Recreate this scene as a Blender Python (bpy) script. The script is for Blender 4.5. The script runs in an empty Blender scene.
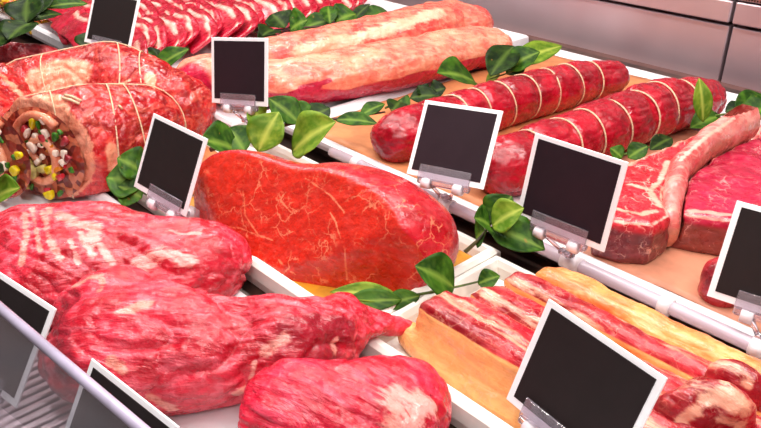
import bpy, bmesh, math, random
import numpy as np
from mathutils import Vector, Matrix
COL = bpy.context.scene.collection
PI = math.pi
RES = 0.0024

# ------------------------------------------------------------------ solid shapes as distance fields
#<SDF>
def _A(v): return np.array(v, float)
def ell(c, r, rot=0.0, tilt=0.0):
    c = _A(c); r = _A(r); co, si = math.cos(rot), math.sin(rot); ct, st = math.cos(tilt), math.sin(tilt)
    def f(p):
        q = p - c
        x = q[:, 0]*co + q[:, 1]*si; y = -q[:, 0]*si + q[:, 1]*co; z = q[:, 2]
        x, z = x*ct + z*st, -x*st + z*ct
        k0 = np.sqrt((x/r[0])**2 + (y/r[1])**2 + (z/r[2])**2)
        k1 = np.sqrt((x/r[0]**2)**2 + (y/r[1]**2)**2 + (z/r[2]**2)**2) + 1e-9
        return k0*(k0 - 1)/k1
    m = max(r[0], r[1]); mz = max(r[2], r[0]*abs(st) + r[2]*abs(ct))
    return f, c - _A((m, m, mz)), c + _A((m, m, mz))
def tube(pts, rad, flat=1.0, tie=0, depth=0.0, ends=0.0):
    P = _A(pts); rad = _A(rad)
    seg = np.linalg.norm(P[1:] - P[:-1], axis=1); cum = np.concatenate([[0], np.cumsum(seg)])
    def f(p):
        best = np.full(len(p), 9.0); bs = np.zeros(len(p))
        for i in range(len(P) - 1):
            a = P[i]; d = P[i+1] - a
            h = np.clip(((p - a) @ d)/(d @ d), 0, 1)
            q = p - a - h[:, None]*d
            dd = np.sqrt(q[:, 0]**2 + q[:, 1]**2 + (q[:, 2]/flat)**2)
            m = dd < best; best[m] = dd[m]; bs[m] = (cum[i] + h*seg[i])[m]
        s = bs/cum[-1]
        r = np.interp(s, np.linspace(0, 1, len(rad)), rad)
        if tie:
            r = r*(1 - depth*np.abs(np.cos(s*tie*math.pi))**10)
        return (best - r)*min(1.0, flat)
    m = rad.max()*1.05
    return f, P.min(0) - m, P.max(0) + m
def slab(poly, z0, z1, r=0.008, lean=(0, 0)):
    V = _A(poly); n = len(V)
    def f(p):
        zz = (p[:, 2] - z0)[:, None]
        q = p[:, :2] - zz*_A(lean)
        d = np.full(len(p), 9.0); s = np.ones(len(p))
        for i in range(n):
            a = V[i]; b = V[i-1]; e = b - a; w = q - a
            h = np.clip((w @ e)/(e @ e), 0, 1)
            bb = w - h[:, None]*e
            d = np.minimum(d, (bb**2).sum(1))
            c1 = q[:, 1] >= a[1]; c2 = q[:, 1] < b[1]; c3 = e[0]*w[:, 1] > e[1]*w[:, 0]
            s[(c1 & c2 & c3) | (~c1 & ~c2 & ~c3)] *= -1
        d = s*np.sqrt(d) + r
        h = np.abs(p[:, 2] - (z0 + z1)/2) - (z1 - z0)/2 + r
        return np.minimum(np.maximum(d, h), 0) + np.sqrt(np.maximum(d, 0)**2 + np.maximum(h, 0)**2) - r
    L = abs(z1 - z0)*max(abs(lean[0]), abs(lean[1]))
    return f, _A((V[:, 0].min() - L, V[:, 1].min() - L, z0)), _A((V[:, 0].max() + L, V[:, 1].max() + L, z1))
def smin(a, b, k):
    h = np.clip(0.5 + 0.5*(b - a)/k, 0, 1)
    return b*(1 - h) + a*h - k*h*(1 - h)
def shape_fn(S):
    k = S.get('k', 0.02); kc = S.get('kc', 0.006)
    def f(p):
        d = S['prims'][0][0](p)
        for q in S['prims'][1:]: d = smin(d, q[0](p), k)
        for q in S.get('dents', []): d = -smin(-d, q[0](p), S.get('kd', 0.015))
        for q in S.get('press', []): d = -smin(-d, q[0](p) - .0015, .004)
        for c, n in S.get('cuts', []):
            n = _A(n); n = n/np.linalg.norm(n)
            d = -smin(-d, -((p - _A(c)) @ n), kc)
        return -smin(-d, p[:, 2] - S['z0'], 0.003)
    return f
M = 0.012   # middle row tray surface
B = 0.032   # back row tray surface
SH = {}
SH['round'] = dict(prims=[ell((-0.551,0.4407,0.055),(0.1248,0.0993,0.07),0.896), ell((-0.6514,0.4086,0.06),(0.0691,0.0794,0.06),1.011), ell((-0.6852,0.3933,0.055),(0.0408,0.0596,0.05),1.050), ell((-0.4958,0.4788,0.05),(0.0648,0.0397,0.056),0.803), ell((-0.53,0.4429,0.03),(0.0635,0.012,0.05),0.875)], k=.03, z0=M, kc=.005,
    cuts=[((-0.7062,0.3981,0.095), (0.1897,-0.8319,0.5214)), ((-0.5065,0.4247,0.097), (0.5364,-0.8439,-0.0096)), ((-0.712,0.3896,0.092), (-0.1655,-0.9702,0.1769))])
SH['rump'] = dict(prims=[ell((-0.6995,0.2259,0.045),(0.0898,0.0841,0.055),1.258), ell((-0.6251,0.3005,0.04),(0.0755,0.0536,0.05),1.123), ell((-0.7467,0.1871,0.04),(0.0517,0.0626,0.045),1.325)], k=.04, z0=.006)
SH['shank'] = dict(prims=[ell((-0.5221,0.2081,0.05),(0.0786,0.0582,0.05),1.192), ell((-0.4737,0.2495,0.045),(0.085,0.0428,0.045),1.086), ell((-0.5893,0.2133,0.06),(0.0455,0.019,0.03),1.224), ell((-0.4405,0.3144,0.04),(0.0543,0.0294,0.03),0.951), tube([(-0.4358,0.3006,0.05), (-0.4339,0.3608,0.045), (-0.4058,0.4095,0.03)], [.035,.024,.009])], k=.03, z0=.006,
    dents=[ell((-0.3894,0.2785,0.098),(0.0461,0.012,0.012),0.601)])
SH['block'] = dict(prims=[ell((-0.3435,0.283,0.04),(0.0785,0.0475,0.045),0.882), ell((-0.3374,0.3305,0.035),(0.0402,0.0284,0.035),0.796), ell((-0.3813,0.2584,0.035),(0.0393,0.0289,0.04),0.975)], k=.03, z0=.006, cuts=[((-0.4055,0.2321,0.03), (-.75,-.62,.1))])
SH['roll'] = dict(prims=[tube([(-0.9538,0.2934,0.068), (-0.9332,0.3467,0.07), (-0.9337,0.4241,0.068)], [.068,.072,.06])], k=.02, z0=M, kc=.006, cuts=[((-0.9472,0.2938,0.07), (.36,-.92,.12))])
SH['roll_b'] = dict(prims=[tube([(-1.162,0.3703,0.064), (-1.1051,0.4643,0.072), (-0.9743,0.5046,0.062)], [.060,.070,.055])], k=.02, z0=M, kc=.006)
SH['roll_c'] = dict(prims=[tube([(-1.0762,0.2607,0.068), (-1.1448,0.3063,0.066), (-1.2083,0.3568,0.06)], [.064,.066,.05])], k=.02, z0=M, kc=.006, cuts=[((-0.9921,0.2456,0.07), (.36,-.92,.10))])
SH['flank'] = dict(prims=[ell((-1.3971,0.4156,0.05),(0.0771,0.012,0.04),1.282), ell((-1.3906,0.4568,0.05),(0.0462,0.0341,0.02),1.253)], k=.03, z0=M)
SH['loin_a'] = dict(prims=[tube([(-1.0886,0.7094,0.065), (-1.0466,0.8526,0.07), (-1.0099,0.9914,0.075), (-1.0107,1.1298,0.075), (-0.9864,1.1619,0.07)], [.04,.046,.05,.055,.045], .85)], k=.02, z0=B)
SH['loin_b'] = dict(prims=[tube([(-1.0595,0.6013,0.068), (-0.9984,0.6291,0.07), (-0.9341,0.698,0.07), (-0.8892,0.8737,0.072), (-0.876,1.0356,0.07), (-0.865,1.0727,0.065)], [.047,.046,.05,.05,.045], .8)], k=.02, z0=B, kc=.004)
SH['tied_a'] = dict(prims=[tube([(-0.6772,0.6633,0.065), (-0.67,0.7577,0.066), (-0.6592,0.9013,0.066), (-0.6405,1.0303,0.066), (-0.623,1.0959,0.062)], [.034,.037,.037,.037,.03], 1, 9, .09), ell((-0.6833,0.6693,0.06),(0.035,0.0271,0.03),0.796)], k=.02, z0=B)
SH['tied_b'] = dict(prims=[tube([(-0.5208,0.6845,0.066), (-0.5143,0.7555,0.068), (-0.501,0.8703,0.07), (-0.489,1.0058,0.07), (-0.4655,1.0962,0.066)], [.034,.038,.040,.042,.035], 1, 8, .09), ell((-0.5194,0.6986,0.062),(0.0344,0.0289,0.034),0.639)], k=.02, z0=B)
SH['steak'] = dict(prims=[slab([(-0.3556,0.6341),(-0.4121,0.7331),(-0.4098,0.7849),(-0.4001,0.8301),(-0.3959,0.9091),(-0.3864,0.9492),(-0.3586,0.8746),(-0.3482,0.7938),(-0.3372,0.738),(-0.3035,0.6932),(-0.3045,0.6611),(-0.3273,0.6428)], B, .085, .010)], k=.02, z0=B)
SH['steak_bone'] = dict(prims=[tube([(-0.3108,0.7073,0.06), (-0.3303,0.7474,0.072), (-0.3507,0.7942,0.084), (-0.3577,0.8698,0.092), (-0.3538,0.9467,0.098), (-0.352,0.9817,0.1)], [.012,.012,.012,.014,.016], 1.9)], k=.02, z0=B, kc=.002, cuts=[((-0.3515,0.9719,0.1), (-.05,.97,.2))])
SH['steak_b'] = dict(prims=[slab([(-0.3148,0.7076),(-0.3476,0.818),(-0.3724,0.9229),(-0.3741,0.9909),(-0.3471,1.0515),(-0.2492,0.8842),(-0.2378,0.7772),(-0.2479,0.7411),(-0.2855,0.7197)], B, .08, .010)], k=.02, z0=B)
SH['chop'] = dict(prims=[ell((-0.2295,0.6681,0.045),(0.0214,0.0266,0.03),0.331)], k=.02, z0=B)
SH['rib_a'] = dict(prims=[slab([(-.390,.402),(-.376,.399),(-.30,.399),(-.20,.402),(.1,.400),(.1,.446),(-.25,.447),(-.36,.448),(-.388,.436)], M, .070, .012, (0,.12)), tube([(-.40,.412,.022),(-.33,.404,.02),(-.27,.402,.017)], [.013,.013,.010])], k=.015, z0=M)
SH['rib_b'] = dict(prims=[slab([(-.372,.455),(-.36,.451),(-.25,.453),(.1,.450),(.1,.486),(-.2,.487),(-.355,.487),(-.370,.476)], M, .069, .012, (0,.05))], k=.015, z0=M)
SH['rib_c'] = dict(prims=[slab([(-.362,.496),(-.35,.491),(-.2,.492),(.1,.492),(.1,.521),(-.2,.520),(-.345,.521),(-.360,.512)], M, .072, .012)], k=.015, z0=M)
SH['rib_d'] = dict(prims=[slab([(-.352,.530),(-.34,.525),(-.2,.526),(.1,.526),(.1,.556),(-.1,.556),(-.335,.558),(-.350,.546)], M, .068, .012)], k=.015, z0=M)
SH['rib_e'] = dict(prims=[ell((-0.1425,0.4595,0.07),(0.0303,0.012,0.03),0.301), ell((-0.1439,0.4967,0.075),(0.0224,0.012,0.02),0.282), ell((-0.1571,0.4444,0.06),(0.0218,0.012,0.03),0.340)], k=.012, z0=M)
# soft pieces lie against their neighbours without running into them
for _a, _b in (('roll_b', 'roll'), ('roll_c', 'roll'), ('roll_c', 'roll_b'), ('steak_b', 'steak'), ('steak_b', 'steak_bone'), ('rump', 'shank'), ('shank', 'block'), ('loin_a', 'loin_b'), ('flank', 'roll_c'), ('flank', 'roll_b')):
    SH[_a].setdefault('press', []).extend(SH[_b]['prims'])
#</SDF>

def surface_nets(f, lo, hi, h):
    ax = [np.arange(lo[i] - 2*h, hi[i] + 2.5*h, h) for i in range(3)]
    sh = tuple(len(a) for a in ax)
    G = np.stack(np.meshgrid(*ax, indexing='ij'), -1).reshape(-1, 3)
    V = np.empty(len(G))
    for s in range(0, len(G), 400000): V[s:s+400000] = f(G[s:s+400000])
    V = V.reshape(sh); del G
    n = tuple(x - 1 for x in sh)
    acc = np.zeros(n + (3,)); cnt = np.zeros(n)
    offs = [(a, b, c) for a in (0, 1) for b in (0, 1) for c in (0, 1)]
    def sub(o): return V[o[0]:o[0]+n[0], o[1]:o[1]+n[1], o[2]:o[2]+n[2]]
    for o in offs:
        for k in range(3):
            if o[k]: continue
            q = list(o); q[k] = 1
            va, vb = sub(o), sub(q)
            m = (va < 0) != (vb < 0)
            t = va[m]/(va[m] - vb[m])
            base = np.tile(np.array(o, float), (len(t), 1)); base[:, k] += t
            acc[m] += base; cnt[m] += 1
    act = cnt > 0
    idx = np.full(n, -1); idx[act] = np.arange(act.sum())
    ii = np.argwhere(act)
    P = (ii + acc[act]/cnt[act][:, None])*h + np.array([a[0] for a in ax])
    Q = []
    for k in range(3):
        a, b = (k+1) % 3, (k+2) % 3
        sl0 = [slice(1, -1)]*3; sl0[k] = slice(0, -1)
        sl1 = list(sl0); sl1[k] = slice(1, None)
        v0 = V[tuple(sl0)]; v1 = V[tuple(sl1)]
        for inv in (0, 1):
            m = ((v0 < 0) & (v1 >= 0)) if not inv else ((v0 >= 0) & (v1 < 0))
            e = np.argwhere(m)
            if not len(e): continue
            for d in range(3):
                if d != k: e[:, d] += 1
            def g(da, db):
                q = e.copy(); q[:, a] -= da; q[:, b] -= db
                return idx[q[:, 0], q[:, 1], q[:, 2]]
            quad = np.stack([g(1, 1), g(0, 1), g(0, 0), g(1, 0)], 1)
            Q.append(quad[:, ::-1] if inv else quad)
    return P, np.concatenate(Q)

# ------------------------------------------------------------------ gradient noise on points
_rng = np.random.RandomState(7)
_perm = _rng.permutation(256); _perm = np.concatenate([_perm]*3)
_gr = _rng.normal(size=(256, 3)); _gr /= np.linalg.norm(_gr, axis=1)[:, None]
def noise(p):
    i = np.floor(p).astype(int); fr = p - i; i &= 255
    u = fr**3*(fr*(fr*6 - 15) + 10)
    out = 0
    for a in (0, 1):
        for b in (0, 1):
            for c in (0, 1):
                hsh = _perm[_perm[_perm[i[:, 0]+a] + i[:, 1]+b] + i[:, 2]+c]
                d = (_gr[hsh]*(fr - _A((a, b, c)))).sum(1)
                w = (u[:, 0] if a else 1-u[:, 0])*(u[:, 1] if b else 1-u[:, 1])*(u[:, 2] if c else 1-u[:, 2])
                out = out + d*w
    return out

# ------------------------------------------------------------------ materials
def srgb(c):
    return tuple(((v/255)/12.92 if v/255 <= .04045 else ((v/255+.055)/1.055)**2.4) for v in c) + (1,)
class NT:
    def __init__(s, name):
        s.m = bpy.data.materials.new(name); s.m.use_nodes = True
        s.n = s.m.node_tree.nodes; s.l = s.m.node_tree.links
        s.b = s.n['Principled BSDF']; s.x = 0
    def node(s, t, **kw):
        o = s.n.new(t)
        for k, v in kw.items():
            if k.startswith('i_'):
                key = k[2:]; key = int(key) if key.isdigit() else key.replace('_', ' ')
                s.put(o.inputs[key], v)
            else: setattr(o, k, v)
        return o
    def put(s, sock, v):
        if isinstance(v, bpy.types.NodeSocket): s.l.new(v, sock)
        else: sock.default_value = v
    def math(s, op, a, b=0.0, c=0.0, clamp=False):
        o = s.n.new('ShaderNodeMath'); o.operation = op; o.use_clamp = clamp
        s.put(o.inputs[0], a); s.put(o.inputs[1], b); s.put(o.inputs[2], c); return o.outputs[0]
    def mix(s, f, a, b, mode='MIX'):
        o = s.n.new('ShaderNodeMix'); o.data_type = 'RGBA'; o.blend_type = mode
        s.put(o.inputs[0], f); s.put(o.inputs[6], a); s.put(o.inputs[7], b); return o.outputs[2]
    def ramp(s, v, lo, hi, a=0.0, b=1.0):
        o = s.n.new('ShaderNodeMapRange'); o.interpolation_type = 'SMOOTHSTEP'
        s.put(o.inputs[0], v)
        for k, q in zip((1, 2, 3, 4), (lo, hi, a, b)): s.put(o.inputs[k], q)
        return o.outputs[0]
    def coord(s, scale=(1, 1, 1), rot=(0, 0, 0), loc=(0, 0, 0)):
        t = s.n.new('ShaderNodeTexCoord'); m = s.n.new('ShaderNodeMapping'); m.vector_type = 'TEXTURE'
        s.l.new(t.outputs['Object'], m.inputs[0]); m.inputs[3].default_value = scale; m.inputs[2].default_value = rot; m.inputs[1].default_value = loc
        return m.outputs[0]
    def noise(s, vec, scale, detail=3, rough=.55, dist=0.0):
        o = s.n.new('ShaderNodeTexNoise'); s.put(o.inputs['Vector'], vec)
        o.inputs['Scale'].default_value = scale; o.inputs['Detail'].default_value = detail
        o.inputs['Roughness'].default_value = rough; o.inputs['Distortion'].default_value = dist
        return o.outputs[0]
    def vor(s, vec, scale, feature='DISTANCE_TO_EDGE', rnd=1.0):
        o = s.n.new('ShaderNodeTexVoronoi'); o.feature = feature; s.put(o.inputs['Vector'], vec)
        o.inputs['Scale'].default_value = scale; o.inputs['Randomness'].default_value = rnd
        return o.outputs[0]
    def bump(s, h, strength=.5, dist=.002, normal=None):
        o = s.n.new('ShaderNodeBump'); o.inputs['Strength'].default_value = strength; o.inputs['Distance'].default_value = dist
        s.put(o.inputs['Height'], h)
        if normal is not None: s.l.new(normal, o.inputs['Normal'])
        return o.outputs[0]
    def set(s, **kw):
        for k, v in kw.items(): s.put(s.b.inputs[k.replace('_', ' ')], v)
        return s.m

def meat_mat(name, base, dark, light, fat, tone, grain=0.0, stretch=5.0, streak=.5, vein=.0, vscale=40, bump=.5, rough=.3, sss=.06, freq=1.0, rot3=None, fatraise=.0, coat=.18, spark=.18, fibre=.22, fatmax=.92, fatn=2.6):
    t = NT(name)
    vec0 = t.coord()
    vec = t.coord(scale=(stretch, 1, 1.3), rot=rot3 or (0, 0, grain))
    warp = t.noise(vec0, 14*freq, 3)
    n1 = t.noise(vec0, 22*freq, 4, .6)
    g1 = t.noise(vec, 150*freq, 4, .62, .4)
    g2 = t.noise(vec, 420*freq, 3, .6)
    c = t.mix(t.ramp(n1, .38, .64), srgb(dark), srgb(base))
    c = t.mix(t.math('MULTIPLY', t.ramp(g1, .46, .66), streak), c, srgb(light))
    c = t.mix(t.math('MULTIPLY', t.ramp(g1, .46, .30), .75*streak + .12), c, srgb(dark))
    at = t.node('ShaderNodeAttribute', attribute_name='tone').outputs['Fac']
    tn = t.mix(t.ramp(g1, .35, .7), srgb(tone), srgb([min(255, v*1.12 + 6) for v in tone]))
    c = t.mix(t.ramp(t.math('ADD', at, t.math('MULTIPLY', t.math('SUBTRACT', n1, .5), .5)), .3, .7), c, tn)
    if vein > 0:
        vv = t.node('ShaderNodeVectorMath', operation='ADD', i_0=vec0)
        nz = t.node('ShaderNodeTexNoise', i_Vector=vec0, i_Scale=60.0, i_Detail=3.0)
        sc = t.node('ShaderNodeVectorMath', operation='SCALE', i_0=nz.outputs[1]); sc.inputs['Scale'].default_value = .03
        t.l.new(sc.outputs[0], vv.inputs[1])
        e = t.vor(vv.outputs[0], vscale)
        e2 = t.vor(vv.outputs[0], vscale*2.6)
        msk = t.ramp(t.noise(vec0, 30, 2), .45, .60)
        v1 = t.math('MULTIPLY', t.ramp(e, .028, .008), msk)
        v2 = t.math('MULTIPLY', t.math('MULTIPLY', t.ramp(e2, .04, .008), t.ramp(t.noise(vec0, 55, 2), .5, .62)), .6)
        c = t.mix(t.math('MULTIPLY', t.math('MAXIMUM', v1, v2), vein), c, srgb(fat))
    af = t.node('ShaderNodeAttribute', attribute_name='fat').outputs['Fac']
    fz = t.math('ADD', t.math('MULTIPLY', g1, .55), t.math('ADD', t.math('MULTIPLY', g2, .25), t.math('MULTIPLY', warp, .2)))
    fm = t.math('MULTIPLY', t.ramp(t.math('ADD', af, t.math('MULTIPLY', t.math('SUBTRACT', fz, .5), fatn)), .40, .95), fatmax)
    fc = t.mix(t.ramp(n1, .35, .65), srgb(fat), srgb([fat[0]*.97, fat[1]*.86, fat[2]*.80]))
    # thin bright silverskin fibres along the grain
    fib = t.ramp(t.noise(vec, 260*freq, 5, .7, .6), .60, .70)
    c = t.mix(t.math('MULTIPLY', t.math('MULTIPLY', fib, t.ramp(n1, .40, .60)), fibre), c, srgb(fat))
    c = t.mix(fm, c, fc)
    h = t.math('ADD', t.math('MULTIPLY', g1, 1.0), t.math('ADD', t.math('MULTIPLY', g2, .35), t.math('MULTIPLY', t.noise(vec0, 60*freq, 3), 1.2)))
    h = t.math('ADD', h, t.math('MULTIPLY', fm, fatraise))
    r = t.ramp(t.noise(vec0, 90, 3), .35, .65, max(.08, rough - spark), rough + .12)
    return t.set(Base_Color=c, Roughness=r, Normal=t.bump(h, bump, .004), Subsurface_Weight=sss, Subsurface_Radius=(.012, .004, .003), Subsurface_Scale=.6,
                 Coat_Weight=coat, Coat_Roughness=.12, Specular_IOR_Level=.55)

def plain(name, col, rough=.4, var=.06, scale=30, bump=.1, bscale=200, metallic=0, **kw):
    t = NT(name); v = t.coord()
    n = t.noise(v, scale, 4)
    c2 = [max(0, q*(1 - var*2)) for q in col]
    c = t.mix(t.ramp(n, .35, .65), srgb(col), srgb(c2))
    return t.set(Base_Color=c, Roughness=t.ramp(t.noise(v, scale*2, 3), .3, .7, rough*.85, min(1, rough*1.15)), Metallic=metallic, Normal=t.bump(t.noise(v, bscale, 3), bump, .001), **kw)

MT = {}
MT['round'] = meat_mat('beef_round', (206,22,40), (168,10,24), (226,66,76), (240,140,104), (190,36,20), grain=.9, stretch=4, streak=.35, vein=.7, vscale=30, bump=.40, rough=.32, fibre=.28)
MT['pink'] = meat_mat('beef_pink', (224,44,68), (176,12,32), (248,118,134), (252,196,186), (170,26,44), grain=1.2, stretch=6, streak=.55, vein=.0, bump=.8, rough=.24, fatn=3.4, fatmax=.72)
MT['pink2'] = meat_mat('beef_pink_wet', (224,44,68), (182,14,36), (248,120,136), (250,190,176), (150,22,40), grain=.75, stretch=5, streak=.55, bump=.8, rough=.22, fatn=3.2, fatmax=.75)
MT['pink3'] = meat_mat('beef_block', (226,30,66), (190,8,38), (244,96,124), (250,170,160), (160,24,50), grain=.3, stretch=6, streak=.45, bump=.8, rough=.22, fatn=3.4)
MT['roll'] = meat_mat('veal_roll', (210,32,36), (150,8,16), (242,112,92), (250,176,146), (246,150,120), grain=1.9, stretch=6, streak=.6, bump=.7, rough=.26)
MT['loin'] = meat_mat('loin_fat', (236,130,104), (224,74,68), (244,172,140), (248,200,170), (160,14,44), grain=.95, stretch=4, streak=.5, bump=.5, rough=.36)
MT['loin2'] = meat_mat('loin_fat_pale', (240,158,126), (230,108,90), (247,188,156), (250,208,178), (176,18,54), grain=.95, stretch=4, streak=.5, bump=.5, rough=.36)
MT['tied'] = meat_mat('tied_roast_meat', (180,4,34), (134,0,20), (206,22,54), (240,120,120), (200,20,50), grain=.9, stretch=3, streak=.35, bump=.45, rough=.27)
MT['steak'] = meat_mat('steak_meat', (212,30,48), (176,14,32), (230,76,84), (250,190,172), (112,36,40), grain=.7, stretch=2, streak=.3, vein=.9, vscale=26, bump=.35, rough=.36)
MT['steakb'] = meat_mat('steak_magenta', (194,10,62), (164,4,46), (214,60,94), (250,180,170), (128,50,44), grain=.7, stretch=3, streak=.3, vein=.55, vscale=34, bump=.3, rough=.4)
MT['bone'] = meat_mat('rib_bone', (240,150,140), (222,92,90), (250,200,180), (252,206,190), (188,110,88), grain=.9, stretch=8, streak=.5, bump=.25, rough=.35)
MT['dark'] = meat_mat('dark_beef', (196,30,46), (120,14,26), (226,96,104), (246,170,150), (160,20,30), grain=.5, stretch=3, streak=.3, bump=.4, rough=.3)
MT['rib'] = meat_mat('short_rib', (192,22,42), (140,8,24), (220,84,80), (248,184,156), (246,164,100), grain=0, stretch=5, streak=.5, vein=.3, bump=.45, rough=.34, freq=.9)
MT['ribfat'] = meat_mat('rib_fat', (244,164,92), (230,120,66), (250,200,140), (252,200,150), (210,50,60), grain=0, stretch=4, streak=.5, bump=.4, rough=.36)
MT['slice'] = meat_mat('sliced_belly', (200,16,50), (162,6,32), (222,58,86), (252,204,190), (220,60,70), grain=0, stretch=4, streak=.35, bump=.3, rough=.3, fatn=1.0)
MT['twine'] = plain('cotton_twine', (246,214,176), .8, .1, 400, .5, 900)
MT['black'] = plain('sign_black', (38,30,30), .7, .05, 8, .0, Specular_IOR_Level=.2)
MT['blackr'] = plain('sign_black_plum', (42,26,34), .7, .05, 8, .0, Specular_IOR_Level=.2)
MT['card'] = plain('sign_card', (252,252,254), .5, .004, 20, .02)
MT['cream'] = plain('cream_tray', (244,240,232), .35, .03, 12, .05)
MT['tray'] = plain('white_tray', (240,236,240), .3, .03, 10, .05)
MT['knob'] = plain('white_grommet', (238,226,232), .4, .03, 60, .03)
MT['dk'] = plain('dark_deck', (70,46,36), .5, .2, 20, .1)
MT['trim'] = plain('brown_trim', (120,84,76), .45, .08, 10, .1, metallic=.5)
MT['paper'] = plain('butcher_paper', (214,134,84), .6, .06, 25, .25, 90)
MT['paperp'] = plain('pink_butcher_paper', (206,134,104), .6, .06, 25, .25, 90)
MT['mustard'] = plain('mustard_paper', (222,150,36), .45, .10, 25, .25, 60)
MT['stem'] = plain('woody_stem', (92,84,44), .6, .2, 100, .3)
MT['gstem'] = plain('green_stem', (84,110,30), .5, .15, 100, .2)
def wood_dark():
    t = NT('bark_stem'); v = t.coord()
    return t.set(Base_Color=t.mix(t.noise(v, 200), srgb((96,60,50)), srgb((50,28,28))), Roughness=.7)
MT['bark'] = wood_dark()
def steel():
    t = NT('brushed_steel'); v = t.coord(scale=(6, 1, .05)); v0 = t.coord()
    n = t.noise(v, 60, 4)
    c = t.mix(t.ramp(t.noise(v0, 3, 3), .35, .7), srgb((222,202,208)), srgb((196,172,180)))
    return t.set(Base_Color=c, Metallic=.72, Roughness=.40)
MT['steel'] = steel()
def perf():
    t = NT('perforated_steel'); v = t.coord(); s = t.node('ShaderNodeSeparateXYZ', i_0=v)
    k = 2*PI/.0095
    a = t.math('MULTIPLY', t.math('SINE', t.math('MULTIPLY', s.outputs[0], k)), t.math('SINE', t.math('MULTIPLY', s.outputs[2], k)))
    hole = t.ramp(t.math('ABSOLUTE', a), .45, .55)
    return t.set(Base_Color=t.mix(hole, srgb((190,165,165)), srgb((40,26,26))), Metallic=t.math('SUBTRACT', 1.0, hole), Roughness=.35)
MT['perf'] = perf()
def acrylic(name, tint=(1, .97, 1, 1), rough=.04, tr=1.0, bm=.1):
    t = NT(name); v = t.coord()
    return t.set(Base_Color=tint, Transmission_Weight=tr, Roughness=rough, IOR=1.45, Specular_IOR_Level=.7, Normal=t.bump(t.noise(v, 60, 2), bm, .001))
MT['acrylic'] = acrylic('clear_acrylic', (.96, .90, .98, 1), .05, .9)
MT['railp'] = acrylic('translucent_rail', (.86, .74, .84, 1), .18, .45)
MT['glass'] = acrylic('counter_glass', (.80, .80, .86, 1), .0, .82, 0.0)  # milky grey veil of reflections put into the pane's part-diffuse base colour
MT['glassedge'] = plain('polished_glass_edge', (186,176,200), .2, .05, 30, .0)
def leaf_mat(name, a, b, veinc):
    t = NT(name); v = t.coord()
    n = t.noise(v, 60, 4)
    c = t.mix(t.ramp(n, .38, .66), srgb(a), srgb(b))
    av = t.node('ShaderNodeAttribute', attribute_name='vein').outputs['Fac']
    c = t.mix(t.math('MULTIPLY', av, .8), c, srgb(veinc))
    brown = t.ramp(t.noise(v, 95, 2), .70, .76)
    c = t.mix(t.math('MULTIPLY', brown, .55), c, srgb((150,110,50)))
    return t.set(Base_Color=c, Roughness=.5, Specular_IOR_Level=.14, Normal=t.bump(t.math('ADD', t.noise(v, 160, 3), t.math('MULTIPLY', av, -.4)), .35, .001), Subsurface_Weight=0.0, Coat_Weight=.0)
MT['leaf_d'] = leaf_mat('bay_leaf_dark', (14,32,6), (34,58,12), (90,114,44))
MT['leaf_m'] = leaf_mat('bay_leaf_green', (26,58,8), (56,94,18), (128,156,60))
MT['leaf_l'] = leaf_mat('bay_leaf_light', (74,108,20), (116,140,40), (190,196,90))
def chunk(name, cols, rough=.35):
    t = NT(name); v = t.coord()
    n = t.vor(v, 110, 'F1'); a = t.node('ShaderNodeTexVoronoi', i_Vector=v, i_Scale=90.0)
    s = t.node('ShaderNodeSeparateColor', i_0=a.outputs[1])
    c = t.mix(t.ramp(s.outputs[0], .3, .4), srgb(cols[0]), srgb(cols[1]))
    c = t.mix(t.ramp(s.outputs[1], .6, .7), c, srgb(cols[2]))
    return t.set(Base_Color=c, Roughness=rough, Normal=t.bump(n, .6, .004), Coat_Weight=.3)
MT['marinade'] = chunk('yellow_marinated_meat', ((214,160,20), (236,190,60), (200,90,40)))
MT['stuffing'] = chunk('minced_stuffing', ((160,52,36), (200,110,78), (112,26,20)))
MT['veal'] = meat_mat('veal_layer', (236,160,124), (214,120,90), (250,196,160), (252,210,180), (200,60,50), grain=0, stretch=3, streak=.4, bump=.3, rough=.35)
MT['yellow'] = plain('yellow_pepper', (240,212,20), .3, .08, 120, .1)
MT['orange'] = plain('carrot', (240,140,30), .3, .08, 120, .1)
MT['white'] = plain('onion', (244,224,206), .3, .05, 120, .1)
MT['green'] = plain('parsley', (60,130,20), .5, .2, 200, .3)
MT['pale'] = plain('pickle', (206,190,110), .35, .1, 100, .1)

# ------------------------------------------------------------------ object helpers
def mesh_obj(name, V, Fc, mat, parent=None, origin=None, smooth=True, attrs=None):
    V = np.asarray(V, float)
    if origin is None: origin = _A((0, 0, 0)) if parent is not None else _A(((V[:, 0].min()+V[:, 0].max())/2, (V[:, 1].min()+V[:, 1].max())/2, V[:, 2].min()))
    origin = _A(origin)
    me = bpy.data.meshes.new(name)
    me.from_pydata((V - origin).tolist(), [], [list(map(int, q)) for q in Fc])
    me.validate()
    if len(V) < 9000:
        bm = bmesh.new(); bm.from_mesh(me); bmesh.ops.recalc_face_normals(bm, faces=bm.faces); bm.to_mesh(me); bm.free()
    if smooth: me.polygons.foreach_set('use_smooth', [True]*len(me.polygons))
    for k, a in (attrs or {}).items():
        at = me.attributes.new(k, 'FLOAT', 'POINT'); at.data.foreach_set('value', np.asarray(a, np.float32))
    me.materials.append(MT[mat] if isinstance(mat, str) else mat)
    me.update()
    o = bpy.data.objects.new(name, me); COL.objects.link(o)
    if parent is not None:
        o.parent = parent
        o.location = Vector(origin) - getattr(parent, 'world_base', Vector((0, 0, 0))) if False else Vector(origin - _A(BASE[parent.name]))
    else:
        o.location = origin
    BASE[o.name] = tuple(origin)
    return o
BASE = {}
def child(name, V, Fc, mat, parent, smooth=True, attrs=None):
    return mesh_obj(name, V, Fc, mat, parent, BASE[parent.name], smooth, attrs)
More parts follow.
